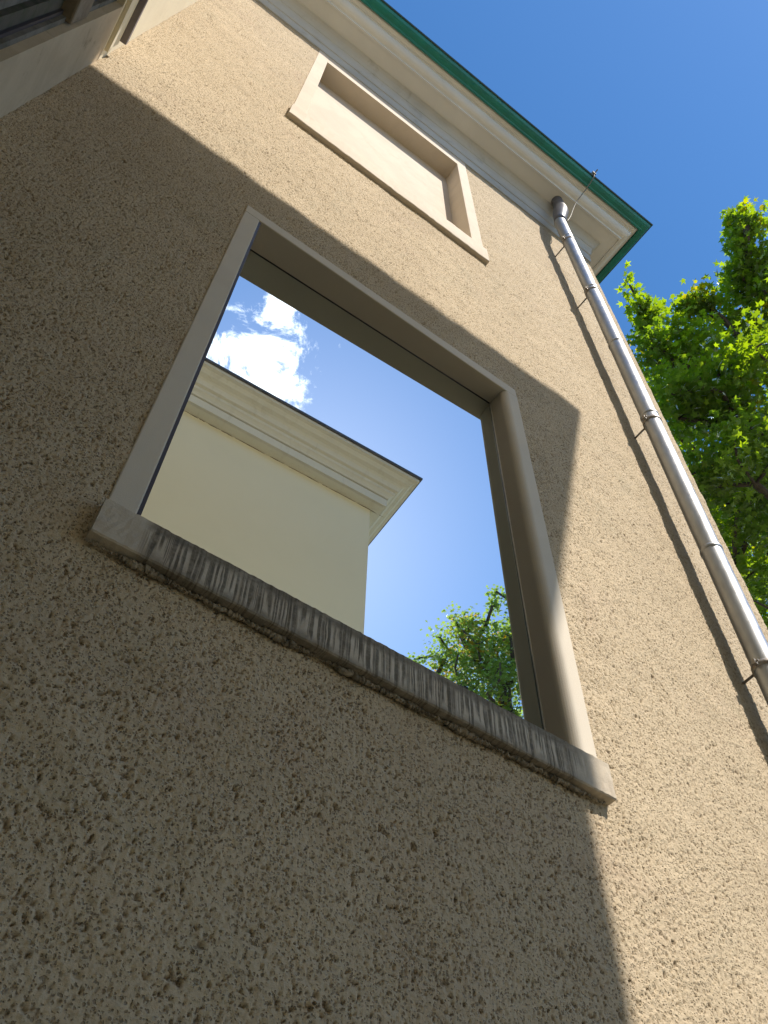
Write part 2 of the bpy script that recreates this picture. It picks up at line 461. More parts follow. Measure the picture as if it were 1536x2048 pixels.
grain = band(shape, 0.0085, 0.050, DU)
fine = band(shape, 0.0072, 0.010, DU)
dens = band(shape, 0.10, 0.5, DU)
lump = band(shape, 0.15, 0.9, DU)
pit = spots(2600, 0.0018, 1.35, 2.2) + 0.95 * spots(300, 0.0022, 1.4, 2.0) + 1.0 * spots(2000, 0.0017, 1.25, 0.9) + 0.75 * spots(15, 0.0032, 1.2, 2.2)
pit = sstep(pit * (1 + 0.16 * dens) + 0.10 * grain, 0.40, 0.90)
hgt = 0.00095 * grain + 0.0005 * fine + 0.0010 * lump - 0.0058 * pit
iz = (zs - z_lo) / DU
i0 = np.clip(np.floor(iz).astype(int), 0, NF - 2); fr_ = (iz - i0)[:, None]
hg = hgt[i0] * (1 - fr_) + hgt[i0 + 1] * fr_
pg = pit[i0] * (1 - fr_) + pit[i0 + 1] * fr_
# edges of the render against the smooth surrounds wander a little
us = np.arange(NU) * DU + XL
RC = 0.022
arc = RC * math.pi / 2
U = np.tile(us[None, :], (NZ, 1)); Zg = np.tile(zs[:, None], (1, NU))
xs0 = XW - RC
ang = np.clip((U - xs0) / RC, 0, math.pi / 2)
nx = np.sin(ang); ny = -np.cos(ang)
past = np.clip(U - xs0 - arc, 0, None)
X = np.where(U < xs0, U, xs0 + RC * np.sin(ang)); Y = np.where(U < xs0, 0.0, RC - RC * np.cos(ang) + past)
X = X + nx * hg; Y = Y + ny * hg
wob = (0.0035 * band((NZ, NU), 0.03, 0.12, DU))
SX0, SX1, SZ0, SZ1 = 0.1235, 1.517, 1.335, 3.505         # mirror window with its surround and sill
BX0, BX1, BZ0 = 0.115, 1.513, 5.06                        # blind window
def in_box(x, z, x0, x1, z0, z1): return (x > x0) & (x < x1) & (z > z0) & (z < z1)
cx = 0.25 * (U[:-1, :-1] + U[1:, :-1] + U[:-1, 1:] + U[1:, 1:]) + wob[:-1, :-1]
cz = 0.25 * (Zg[:-1, :-1] + Zg[1:, :-1] + Zg[:-1, 1:] + Zg[1:, 1:]) + wob[1:, 1:]
hole = in_box(cx, cz, SX0 + 0.012, SX1 - 0.012, SZ0 + 0.012, SZ1 - 0.010) | in_box(cx, cz, BX0 + 0.012, BX1 - 0.012, BZ0 + 0.03, 9)
keep = ~hole
idx = np.arange(NZ * NU).reshape(NZ, NU)
quads = np.stack([idx[:-1, :-1], idx[:-1, 1:], idx[1:, 1:], idx[1:, :-1]], -1)[keep]
used = np.zeros(NZ * NU, bool); used[quads.ravel()] = True
remap = np.cumsum(used) - 1
quads = remap[quads]
P = np.stack([X, Y, Zg], -1).reshape(-1, 3)[used]
# plain lower wall, below the picture, and the rest of the body
ex = np.array([(XL, 0, -H), (XW, 0, -H), (XW, 0, z_lo), (XL, 0, z_lo),
               (XW, 0.11, -H), (XW, 7, -H), (XW, 7, z_hi), (XW, 0.11, z_hi), (XW, 0.0, -H), (XW, 0.11, z_lo)])
k0 = len(P)
P = np.vstack([P, ex])
quads = np.vstack([quads, np.array([(0, 1, 2, 3), (4, 5, 6, 7), (1, 4, 9, 2)]) + k0])
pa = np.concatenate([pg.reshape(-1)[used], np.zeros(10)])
P[:, 2] += H
P -= np.array(house.location)
me = bpy.data.meshes.new('wall')
me.vertices.add(len(P)); me.vertices.foreach_set('co', P.astype(np.float32).ravel())
me.loops.add(quads.size); me.loops.foreach_set('vertex_index', quads.astype(np.int32).ravel())
me.polygons.add(len(quads))
me.polygons.foreach_set('loop_start', np.arange(0, quads.size, 4, dtype=np.int32))
me.polygons.foreach_set('loop_total', np.full(len(quads), 4, dtype=np.int32))
me.update(calc_edges=True)
me.polygons.foreach_set('use_smooth', np.ones(len(quads), bool))
me.materials.append(M_stucco)
ag = me.attributes.new('pit_shade', 'FLOAT', 'POINT'); ag.data.foreach_set('value', pa.astype(np.float32))
wall = bpy.data.objects.new('wall', me); COL.objects.link(wall); wall.parent = house
wall['label'] = 'pitted beige roughcast wall'

# --- the mirror window: surround (head, two jambs), pane, sill
WX0, WX1, WZ0, WZ1 = 0.190, 1.4385, 1.440, 3.432           # clear opening
FY = -0.004
win = MB().box(SX0, SX1, FY, 0.20, WZ1, SZ1).build('window', M_surround, house, bevel=0.004,
      label='mirror window in a smooth plain surround reflecting a cream building')
MB().box(SX0, WX0, FY, 0.20, WZ0 - 0.03, WZ1 - 0.0005).build('jamb', M_surround, win, bevel=0.004)
jr = 0.030
sec = [(SX1, 0.20), (SX1, FY)] + [(WX1 + jr - jr * math.sin(a), FY + jr - jr * math.cos(a)) for a in [math.pi / 2 * k / 7 for k in range(8)]] + [(WX1, 0.20)]
n_ = len(sec)
jv = [(x, y, WZ0 - 0.03) for x, y in sec] + [(x, y, WZ1 - 0.0005) for x, y in sec]
jf = [(k, k + n_, (k + 1) % n_ + n_, (k + 1) % n_) for k in range(n_)] + [tuple(range(n_)), tuple(range(2 * n_ - 1, n_ - 1, -1))]
mesh_obj('jamb', jv, jf, M_surround, win)
# pane is set a little askew in its opening (1.4 degrees)
def ypane(x): return 0.119 - 0.02436 * (x - 0.2)
xa, xb = WX0 - 0.01, WX1 + 0.01
pv = [(xa, ypane(xa), WZ0 - 0.03), (xb, ypane(xb), WZ0 - 0.03), (xb, ypane(xb), WZ1 + 0.01), (xa, ypane(xa), WZ1 + 0.01)]
pv += [(x, y + 0.006, z) for (x, y, z) in pv]
mesh_obj('pane', pv, [(0, 1, 2, 3), (7, 6, 5, 4), (0, 4, 5, 1), (1, 5, 6, 2), (2, 6, 7, 3), (3, 7, 4, 0)], M_mirror, win, label='mirror glass pane')
MB().box(WX0 + 0.0005, WX0 + 0.0095, 0.001, 0.012, WZ0 - 0.02, WZ1 - 0.002).build('edge_strip', M_gasket, win)
b = MB()
b.tube([(WX1 - 0.0025, ypane(WX1) - 0.0025, WZ0 - 0.02), (WX1 - 0.0025, ypane(WX1) - 0.0025, WZ1)], 0.0026, 8)
b.build('glazing_bead', M_bead, win, smooth=True)
b = MB()
b.tube([(WX0, ypane(WX0) - 0.001, WZ1 - 0.001), (WX1, ypane(WX1) - 0.001, WZ1 - 0.001)], 0.0025, 6)
b.build('glazing_bead', M_gasket, win, smooth=True)
# sill: subdivided block, edges slightly worn
def worn_block(x0, x1, y0, y1, z0, z1, nx_, ny_, nz_, amp, seed, taper=0.0):
    bm = bmesh.new()
    rr = random.Random(seed)
    xs = [x0 + (x1 - x0) * i / nx_ for i in range(nx_ + 1)]
    prof = [(y1, z0)] + [(y1 + (y0 - y1) * j / ny_, z0) for j in range(1, ny_)] + [(y0 + amp, z0), (y0, z0 + amp * 1.2)]
    prof += [(y0, z0 + (z1 - z0) * j / nz_) for j in range(1, nz_)] + [(y0, z1 - amp * 1.5), (y0 + amp * 1.5, z1)] + [(y1, z1 + taper)]
    rows = []
    for x in xs:
        rows.append([bm.verts.new((x, y + (rr.random() - 0.5) * amp * 0.55, z + (rr.random() - 0.5) * amp * 0.55)) for (y, z) in prof])
    for a, c_ in zip(rows[:-1], rows[1:]):
        for k in range(len(prof) - 1):
            bm.faces.new((a[k], c_[k], c_[k + 1], a[k + 1]))
    bm.faces.new(rows[0]); bm.faces.new(rows[-1][::-1])
    bmesh.ops.recalc_face_normals(bm, faces=bm.faces[:])
    v_ = [tuple(q.co) for q in bm.verts]; bm.verts.index_update(); f_ = [[q.index for q in fc.verts] for fc in bm.faces]
    bm.free()
    return v_, f_
v_, f_ = worn_block(0.117, 1.522, -0.032, 0.13, 1.334, 1.446, 150, 3, 6, 0.0032, 3, 0.012)
sill = mesh_obj('sill', v_, f_, M_sill, win, loc=(0, 0, 1.334), label='stone sill with dark drip streaks')
# crumbly mortar line under the sill
rr = random.Random(11); b = MB(); pts = []; rad = []
for i in range(420):
    x = 0.125 + (1.50 - 0.125) * i / 419
    pts.append((x, -0.009 + rr.uniform(-0.002, 0.002), 1.327 + rr.uniform(-0.004, 0.003))); rad.append(max(0.001, 0.0055 + rr.uniform(-0.002, 0.002) + 0.004 * math.sin(x * 31) * math.sin(x * 7.3)))
b.tube(pts, rad, 7).build('mortar_line', M_crust, win)

# --- the blind window under the eaves
IX0, IX1, IZ0, IZ1, ID = 0.2015, 1.4185, 5.31, 7.135, 0.135
blind = MB().box(IX0 - 0.02, IX1 + 0.02, ID, ID + 0.05, IZ0 - 0.03, IZ1 + 0.03).build('blind_window', M_blind, house,
        label='blind window panel recessed below the eaves')
MB().box(BX0, IX0, -0.005, ID + 0.02, IZ0 - 0.02, ZC + 0.06).build('jamb', M_blind, blind, bevel=0.004)
MB().box(IX1, BX1, -0.005, ID + 0.02, IZ0 - 0.02, ZC + 0.06).build('jamb', M_blind, blind, bevel=0.004)
MB().box(IX0 - 0.0005, IX1 + 0.0005, -0.0045, ID + 0.02, IZ1, ZC + 0.06).build('head', M_blind, blind)
v_, f_ = worn_block(0.108, 1.512, -0.028, ID + 0.01, 5.075, 5.285, 60, 3, 3, 0.004, 8, 0.09)
mesh_obj('sill', v_, f_, M_blind, blind)

# --- cornice: grimy stepped cove, flat soffit, outer moulding; green gutter in front
PATH = [(XL - 0.0, 0, 0, -1), (XW, 0, 0.915, -1), (XW, 7, 0.915, 0)]
cove = [(-0.02, ZC - 0.012), (0.012, ZC - 0.012), (0.022, ZC + 0.14), (0.031, ZC + 0.144), (0.046, ZC + 0.235), (0.058, ZC + 0.275), (0.064, ZC + 0.278),
        (0.080, ZC + 0.312), (0.098, ZC + 0.340), (0.112, ZC + 0.356), (0.122, ZC + 0.366), (0.122, ZC + 0.47), (-0.02, ZC + 0.47)]
v_, f_ = sweep(cove, PATH)
corn = mesh_obj('cornice', v_, f_, M_cove, house, label='grimy stepped plaster cornice under the eaves')
S0 = ZC + 0.377
EO = 0.015
v_, f_ = sweep([(0.10 + EO, S0 + 0.08), (0.104 + EO, S0), (0.226 + EO, S0 + 0.008), (0.226 + EO, S0 + 0.08)], PATH)
mesh_obj('soffit', v_, f_, M_cornice, corn)
mould = [(0.2265, S0 + 0.30), (0.2265, S0 - 0.002), (0.243, S0 - 0.004), (0.246, S0 + 0.028), (0.252, S0 + 0.032)]
mould += [(0.252 + 0.07 * math.sin(a), S0 + 0.032 + 0.085 * (1 - math.cos(a))) for a in [math.pi / 2 * k / 6 for k in range(1, 7)]]
mould += [(0.330, S0 + 0.118), (0.332, S0 + 0.136), (0.345, S0 + 0.139), (0.366, S0 + 0.150), (0.378, S0 + 0.165), (0.378, S0 + 0.30)]
mould = [(o_ + EO, z_) for o_, z_ in mould]
v_, f_ = sweep(mould, PATH)
mesh_obj('moulding', v_, f_, M_cornice, corn)
# gutter: box gutter with a belly, a rolled lip on its front edge
G0 = S0 + 0.136
gut = [(0.3785, G0 + 0.10), (0.3785, G0 + 0.004), (0.392, G0), (0.400, G0 + 0.010), (0.425, G0 + 0.014), (0.448, G0 + 0.026), (0.462, G0 + 0.044), (0.468, G0 + 0.062),
       (0.464, G0 + 0.064), (0.440, G0 + 0.034), (0.40, G0 + 0.024), (0.384, G0 + 0.10)]
gut = [(o_ + EO, z_) for o_, z_ in gut]
v_, f_ = sweep(gut, PATH)
gutter = mesh_obj('gutter', v_, f_, M_green, house, label='green painted eaves gutter')
v_, f_ = sweep([(o_ + EO, z_) for o_, z_ in [(0.4665, G0 + 0.056), (0.476, G0 + 0.056), (0.482, G0 + 0.064), (0.480, G0 + 0.074), (0.472, G0 + 0.078), (0.465, G0 + 0.072)]], PATH)
mesh_obj('gutter_lip', v_, f_, M_greendark, gutter)
roofp = [(XL, -0.40, G0 + 0.09), (XW + 0.40, -0.40, G0 + 0.09), (XW + 0.40, 7, G0 + 0.09), (XL, 7, G0 + 0.09), (XL, 3.3, G0 + 1.6), (XW - 2.0, 3.3, G0 + 1.6)]
mesh_obj('roof', roofp, [(0, 1, 5, 4), (1, 2, 5), (2, 3, 4, 5), (0, 4, 3)], M_roof, house)

# ------------------------------------------------------------------ downpipe
def axis(z):
    return Vector((2.372 - (z - 6.4) * 0.0235, -0.14 - (z - 6.4) * 0.0105, z))
dp = empty('downpipe', (axis(-H).x, axis(-H).y, 0), 'grey zinc downpipe standing off the wall near its right corner', 'downpipe')
pr = 0.0455
joints = [-H, -0.3, 1.2, 2.95, 4.06, 4.90, 5.72, 6.70, 7.08]
for a, c_ in zip(joints[:-1], joints[1:]):
    b = MB()
    n_ = 6
    b.tube([axis(a + (c_ - a) * k / n_ + (0.0 if k else -0.03)) for k in range(n_ + 1)], [pr - 0.0018 if k == 0 else pr for k in range(n_ + 1)], 28, cap=False)
    b.build('pipe_section', M_zinc, dp, smooth=True)
for z in joints[2:-1]:
    b = MB()
    b.tube([axis(z - 0.022), axis(z - 0.020), axis(z - 0.004), axis(z)], [pr + 0.0002, pr + 0.0030, pr + 0.0030, pr + 0.0002], 28, cap=False)
    b.build('collar', M_zinc, dp, smooth=True)
for z in (2.27, 3.985, 5.66, 6.62):
    p = axis(z); b = MB()
    b.tube([axis(z - 0.012), axis(z - 0.011), axis(z + 0.011), axis(z + 0.012)], [pr + 0.0005, pr + 0.0038, pr + 0.0038, pr + 0.0005], 28, cap=False)
    br = b.build('bracket', M_iron, dp, smooth=True)
    b = MB(); b.tube([(p.x - 0.01, p.y + pr - 0.002, p.z), (p.x - 0.012, 0.02, p.z - 0.008)], 0.0055, 8)
    b.build('rod', M_iron, br, smooth=True)
    b = MB(); b.box(p.x - pr - 0.022, p.x - pr + 0.002, p.y - 0.006, p.y + 0.006, p.z - 0.011, p.z + 0.011)
    b.tube([(p.x - pr - 0.014, p.y - 0.016, p.z), (p.x - pr - 0.014, p.y + 0.016, p.z)], 0.004, 8)
    b.build('clamp_screw', M_iron, br)
# swan neck from the soffit: dark elbow with a bulge, then the pipe socket
top = axis(7.08)
b = MB()
b.tube([(2.437, -0.165, S0 + 0.05), (2.437, -0.165, 7.60), (2.430, -0.164, 7.48), (2.412, -0.162, 7.38), (2.390, -0.158, 7.27), (2.370, -0.153, 7.16), (top.x, top.y, 7.06)],
       [0.050, 0.050, 0.060, 0.066, 0.060, 0.050, 0.0475], 24)
b.build('elbow', M_lead, dp, smooth=True, label='dark grey elbow below the soffit')

# lightning cable from the gutter to the pipe
cb_ = MB()
cp = [(2.607, -0.503, 7.965), (2.603, -0.490, 7.90), (2.590, -0.42, 7.82), (2.560, -0.34, 7.71), (2.530, -0.275, 7.60), (2.505, -0.232, 7.47), (2.480, -0.205, 7.34), (2.440, -0.190, 7.20), (2.405, -0.185, 7.10)]
cable = empty('cable', (2.607, -0.503, 7.965 + H), 'thin dark cable hanging from the gutter lip to the downpipe elbow', 'cable')
def smooth_path(pts, n=5):
    out = []; P_ = [Vector(p) for p in pts]
    for i in range(len(P_) - 1):
        p0, p1, p2, p3 = P_[max(i - 1, 0)], P_[i], P_[i + 1], P_[min(i + 2, len(P_) - 1)]
        for k in range(n):
            t = k / n
            out.append(0.5 * ((2 * p1) + (p2 - p0) * t + (2 * p0 - 5 * p1 + 4 * p2 - p3) * t * t + (3 * p1 - p0 - 3 * p2 + p3) * t ** 3))
    out.append(P_[-1]); return out
cb_.tube(smooth_path(cp), 0.0042, 7).build('wire', M_cable, cable, smooth=True)
b = MB(); b.box(2.592, 2.622, -0.515, -0.485, 7.95, 8.00)
b.tube([(2.610, -0.51, 7.97), (2.622, -0.545, 8.01)], 0.006, 8)
b.build('clamp', M_cable, cable, bevel=0.003)

# ------------------------------------------------------------------ wing at the left, square to the wall
wing = empty('wing_building', (XL - 2.0, -1.8, 0.0), 'rendered side wing at the left with an old dark window', 'building')
WY0, WY1, WZL, WZT = -0.235, -1.35, 0.6, 3.93
BY = -2.978
b = MB()
b.box(XL - 0.30, XL, WY0, 0.3, -H, WZT)                     # jamb strip next to the corner
b.build('jamb', M_jamb, wing, label='stained smooth strip of wall beside the corner')
b = MB()
b.box(XL - 0.30, XL - 0.0005, BY, WY1, -H, WZT)
b.box(XL - 0.30, XL - 0.0005, WY1, WY0, -H, WZL)
b.box(XL - 0.30, XL - 0.0005, BY, 0.3, WZT, 9.2)
b.box(XL - 4.0, XL - 0.30, BY, 6.5, -H, 9.2)
b.build('wall', M_wing, wing, label='cream rendered wall above the old window')
wf = MB()
wf.box(XL - 0.10, XL - 0.03, WY0 - 0.022, WY0 - 0.002, WZL, WZT)
wfo = wf.build('window', M_frame2, wing, label='old window with weathered dark casements')
MB().box(XL - 0.12, XL - 0.045, WY0 - 0.036, WY0 - 0.0225, WZL, WZT - 0.01).build('gasket', M_gasket, wfo)
MB().box(XL - 0.13, XL - 0.055, WY0 - 0.085, WY0 - 0.0365, WZL, WZT - 0.01).build('stile', M_frame, wfo)
MB().box(XL - 0.135, XL - 0.075, WY0 - 0.115, WY0 - 0.0855, WZL, WZT - 0.01).build('stile', M_frame2, wfo)
MB().box(XL - 0.15, XL - 0.105, WY0 - 0.165, WY0 - 0.1155, WZL, WZT - 0.01).build('stile', M_frame, wfo)
MB().box(XL - 0.14, XL - 0.08, WY0 - 0.50, WY0 - 0.455, WZL, WZT - 0.01).build('stile', M_frame, wfo)
MB().box(XL - 0.15, XL - 0.01, WY1, WY0 - 0.006, 3.27, 3.46).build('transom', M_board, wfo, bevel=0.008)
MB().box(XL - 0.145, XL - 0.06, WY1, WY0 - 0.03, 2.1, 2.16).build('transom', M_frame, wfo)
MB().box(XL - 0.17, XL - 0.155, WY1, WY0, WZL, WZT).build('pane', M_glass, wfo)
# ledge over the window: pale fascia and dull metal band
lg = MB().box(XL + 0.0005, XL + 0.012, -2.4, -0.045, 3.968, 4.12).build('ledge', M_wing, wing, bevel=0.003, label='pale ledge above the old window')
MB().box(XL + 0.0005, XL + 0.038, -2.38, -0.062, 4.1205, 4.15).build('flashing', M_flash, lg)
MB().box(XL + 0.0005, XL + 0.016, -2.42, -0.04, 3.958, 3.966).build('drip_strip', M_wing, lg)

# ------------------------------------------------------------------ opposite building, seen in the mirror and throwing the shade
bx, by = 2.628, BY
opp = empty('opposite_building', ((XL + bx) / 2, by - 3, 0), 'cream building across the yard with a moulded cornice, seen in the mirror', 'building')
ztop = 7.095
b = MB()
b.box(-5.0, bx, by - 8, by, -H, ztop)
b.build('wall', M_cream, opp)
# offsets from the wall face
oc = [(0.0, 8.02), (0.118, 8.004), (0.095, 8.016), (0.095, 8.026), (0.136, 8.028), (0.138, 8.152), (0.105, 8.154), (0.105, 8.168), (0.152, 8.170), (0.160, 8.188), (0.178, 8.21), (0.200, 8.225), (0.204, 8.268), (0.236, 8.273),
      (0.246, 8.30), (0.262, 8.33), (0.280, 8.347), (0.284, 8.352), (0.330, 8.362), (0.362, 8.400), (0.366, 8.407), (0.408, 8.410), (0.410, 8.452), (0.0, 8.452)]
def osc(pr_): return [(o_ * 0.878, 7.483 + (z_ - 8.482) * 0.878) for o_, z_ in pr_]
oc = osc(oc)
opath = [(-5.0, by, 0, 1), (bx, by, 1, 1), (bx, by - 8, 1, 0)]
v_, f_ = sweep(oc, opath)
f_ = [tuple(reversed(q)) for q in f_]
ocn = mesh_obj('cornice', v_, f_, M_white, opp, label='pale moulded cornice')
v_, f_ = sweep(osc([(0.0, 8.453), (0.436, 8.453), (0.438, 8.482), (0.0, 8.482)]), opath)
re_ = mesh_obj('roof', [(-5, by + 0.37, 7.485), (bx + 0.37, by + 0.37, 7.485), (bx + 0.37, by - 8, 7.485), (-5, by - 8, 7.485), (-5, by - 4, 8.9), (bx - 3.4, by - 4, 8.9)],
               [(0, 1, 5, 4), (1, 2, 5), (2, 3, 4, 5), (0, 4, 3)], M_roof, opp)
mesh_obj('roof_edge', v_, [tuple(reversed(q)) for q in f_], M_roofedge, re_)

rr = random.Random(4); b = MB()
cx_ = -1.2
while cx_ < bx - 0.02:
    ln = rr.uniform(0.05, 0.35)
    pts = [(cx_ + ln * k / 4, by + 0.001, 7.074 + rr.uniform(-0.004, 0.003)) for k in range(5)]
    b.tube(pts, [0.001] + [rr.uniform(0.002, 0.0045) for k in range(3)] + [0.001], 5)
    cx_ += ln + rr.uniform(0, 0.06)
b.build('joint_crack', M_crust, ocn)

# ------------------------------------------------------------------ trees
def leaf_shape(seed):
    """five-lobed leaf as a fan around its base, about 1 unit wide"""
    r = random.Random(seed)
    tips = [(-118, 0.42), (-58, 0.80), (0, 1.0), (58, 0.80), (118, 0.42)]
    out = []
    for i, (a, l) in enumerate(tips):
        a += r.uniform(-5, 5); l *= r.uniform(0.92, 1.08)
        if i: 
            am = (a + tips[i - 1][0]) / 2
            out.append((am, 0.25 if abs(am) < 60 else 0.20, 0.0))
        out.append((a, l * 0.70, -0.10 * l))
    pts = [(0, 0, 0)] + [(math.sin(R_(a)) * l, math.cos(R_(a)) * l + 0.08, z) for a, l, z in out]
    pts.append((0, -0.12, 0.0))
    n = len(pts)
    faces = [(0, k, k + 1) for k in range(1, n - 1)] + [(0, n - 1, 1)]
    return np.array(pts), faces

def build_tree(name, label, base, trunk_top, blobs, ntips, leaf_size, leaves_per_tip, mat, seed, tipcol=0.0, spread=0.42, pick_leaves=None, group=None, trunk_r=0.17):
    r = np.random.default_rng(seed); rr = random.Random(seed)
    tree = empty(name, (base[0], base[1], 0), label, 'tree', group)
    # twig ends scattered through the crown's lobes, denser towards their outsides
    w_ = np.array([b_[3] ** 2.0 * b_[4] for b_ in blobs]); w_ = w_ / w_.sum()
    tips = []; tipk = []
    while len(tips) < ntips:
        b_ = blobs[r.choice(len(blobs), p=w_)]
        d = r.standard_normal(3); d /= np.linalg.norm(d)
        rad = b_[3] * r.uniform(0.25, 1.0) ** 0.5
        p = np.array(b_[:3]) + d * rad * np.array((1, 1, b_[5]))
        tips.append(p); tipk.append(min(1.0, max(0.5, b_[3] / 0.35)))
    tips = np.array(tips)
    base = np.array(base, float); tt = np.array(trunk_top, float)
    nodes = [base + (tt - base) * k / 8 + (r.standard_normal(3) * 0.05 if 0 < k < 8 else 0) for k in range(9)]
    par = [-1] + list(range(8)); plen = [0.0] + [0.0] * 8
    for i in range(1, 9): plen[i] = plen[i - 1] + np.linalg.norm(nodes[i] - nodes[i - 1])
    order = np.argsort(np.linalg.norm(tips - tt, axis=1))
    tipnode = []
    for i in order:
        N = np.array(nodes); d = np.linalg.norm(N - tips[i], axis=1)
        cost = d + 0.32 * np.array(plen) + np.where(N[:, 2] > tips[i][2] + 0.1, 0.7, 0)
        cost[:4] += 3
        j = int(np.argmin(cost)); L = d[j]
        k = max(1, int(L / 0.55)); prev = j; a = nodes[j]
        for s in range(1, k + 1):
            t = s / k
            p = a + (tips[i] - a) * t + np.array((0, 0, 1)) * (0.10 * L * math.sin(math.pi * t)) * 0.6 + (r.standard_normal(3) * 0.035 * L if s < k else 0)
            nodes.append(p); par.append(prev); plen.append(plen[prev] + np.linalg.norm(p - nodes[prev])); prev = len(nodes) - 1
        tipnode.append(prev)
    n = len(nodes); area = np.zeros(n)
    for t in tipnode: area[t] += 1
    for i in range(n - 1, 0, -1): area[par[i]] += area[i]
    tot = area[0]
    rad = np.maximum(0.005, trunk_r * (area / tot) ** 0.46)
    b = MB()
    # polylines from each branch start to its end
    kids = [[] for _ in range(n)]
    for i in range(1, n): kids[par[i]].append(i)
    for k in kids: k.sort(key=lambda q: -area[q])
    stack = [(0, None)]
    while stack:
        s, fr0 = stack.pop(); line = ([fr0] if fr0 is not None else []) + [s]; cur = s
        while kids[cur]:
            for q in kids[cur][1:]: stack.append((q, cur))
            cur = kids[cur][0]; line.append(cur)
        if len(line) > 1:
            rs = [float(rad[q]) for q in line]
            if fr0 is not None: rs[0] = rs[1]
            b.tube([tuple(nodes[q]) for q in line], rs, 8 if rs[0] > 0.05 else 5, cap=False)
    b.build('trunk', M_bark, tree, smooth=True)
    # leaves
    shapes = [leaf_shape(seed * 10 + k) for k in range(4)]
    nv = len(shapes[0][0]); nf = len(shapes[0][1])
    allc = []; allr = []; allt = []
    for i in range(len(tips)):
        c0 = tips[i]
        m_ = int(leaves_per_tip * r.uniform(0.6, 1.35) * tipk[i])
        axis_d = c0 - tt; axis_d[2] *= 0.4; axis_d /= (np.linalg.norm(axis_d) + 1e-6)
        sprig = r.uniform(0.7, 1.25) * tipk[i]
        off = np.clip(r.standard_normal((m_, 3)), -1.7, 1.7) * np.array((spread, spread, spread * 0.42)) * sprig * 0.62
        off += axis_d * r.uniform(-0.6, 0.5, (m_, 1)) * spread * tipk[i]
        tilt_dir = r.standard_normal(3) * 0.22
        off[:, 2] += off[:, 0] * tilt_dir[0] + off[:, 1] * tilt_dir[1] - 0.25 * (off[:, 0] ** 2 + off[:, 1] ** 2)
        allc.append(c0 + off); allr.append(np.full(m_, r.uniform(0, 1)) * 0.6 + r.uniform(0, 0.4, m_))
        allt.append(np.full(m_, 1.0 if r.uniform() < tipcol else 0.0) * r.uniform(0.3, 1, m_))
    Cc = np.vstack(allc); val = np.concatenate(allr); tipv = np.concatenate(allt)
    n = len(Cc)
    nrm = r.standard_normal((n, 3)) * 0.42 + np.array((0, 0, 1)); nrm /= np.linalg.norm(nrm, axis=1, keepdims=True)
    az = r.uniform(0, 2 * math.pi, n); e = np.stack([np.cos(az), np.sin(az), r.normal(-0.25, 0.3, n)], 1)
    e -= nrm * (e * nrm).sum(1, keepdims=True); e /= np.linalg.norm(e, axis=1, keepdims=True)
    s_ = np.cross(e, nrm)
    size = leaf_size * r.uniform(0.62, 1.2, n)
    sh = r.integers(0, 4, n)
    # the leaves nearest the eye stand as parts of their own
    single = np.zeros(n, bool)
    if pick_leaves:
        eye = np.array((0, -1.2, 0.0)); dv = Cc - eye
        cxp = dv @ np.array(RX); cyp = dv @ np.array(RY); czp = dv @ np.array(RZ)
        px = 768 + 1744 * cxp / czp; py = 1024 + 1744 * cyp / czp
        edge = 1215 + (py - 590) * 0.494
        ok = (px > edge + 15) & (px < 1530) & (py > 380) & (py < 1250)
        dist = np.where(ok, np.linalg.norm(dv, axis=1), 1e9)
        single[np.argsort(dist)[:pick_leaves]] = True
    base_v = np.stack([q[0] for q in shapes])                           # 4, nv, 3
    loc = base_v[sh] * size[:, None, None]
    W = Cc[:, None, :] + loc[:, :, 0:1] * s_[:, None, :] + loc[:, :, 1:2] * e[:, None, :] + loc[:, :, 2:3] * nrm[:, None, :]
    fidx = np.array(shapes[0][1])
    mass = ~single
    Wm = W[mass].reshape(-1, 3); nm_ = int(mass.sum())
    F = (np.arange(nm_)[:, None, None] * nv + fidx[None]).reshape(-1, 3)
    me = bpy.data.meshes.new('crown')
    Wm = Wm + np.array((0, 0, H)) - np.array(tree.location)
    me.vertices.add(len(Wm)); me.vertices.foreach_set('co', Wm.astype(np.float32).ravel())
    me.loops.add(F.size); me.loops.foreach_set('vertex_index', F.astype(np.int32).ravel())
    me.polygons.add(len(F)); me.polygons.foreach_set('loop_start', np.arange(0, F.size, 3, dtype=np.int32)); me.polygons.foreach_set('loop_total', np.full(len(F), 3, dtype=np.int32))
    me.update(calc_edges=True)
    ca = me.color_attributes.new('leafv', 'FLOAT_COLOR', 'POINT')
    cols = np.zeros((nm_, nv, 4), np.float32); cols[:, :, 0] = val[mass][:, None]; cols[:, :, 1] = tipv[mass][:, None]; cols[:, :, 3] = 1
    ca.data.foreach_set('color', cols.ravel())
    me.materials.append(mat)
    crown = bpy.data.objects.new('crown', me); COL.objects.link(crown); crown.parent = tree
    crown['kind'] = 'stuff'
    if pick_leaves:
        protos = {}
        for i in np.nonzero(single)[0]:
            key = (int(sh[i]), int(val[i] * 3.99))
            if key not in protos:
                ml = bpy.data.meshes.new('leaf'); ml.from_pydata(base_v[sh[i]].tolist(), [], shapes[sh[i]][1]); ml.materials.append(mat)
                ca = ml.color_attributes.new('leafv', 'FLOAT_COLOR', 'POINT')
                for q in ca.data: q.color = ((key[1] + 0.5) / 4, 0.0, 0, 1)
                protos[key] = ml
            o = bpy.data.objects.new('leaf', protos[key]); COL.objects.link(o); o.parent = tree
            M_ = Matrix((s_[i] * size[i], e[i] * size[i], nrm[i] * size[i])).transposed().to_4x4()
            M_.translation = Vector(Cc[i]) + Vector((0, 0, H)) - tree.location
            o.matrix_local = M_
    return tree

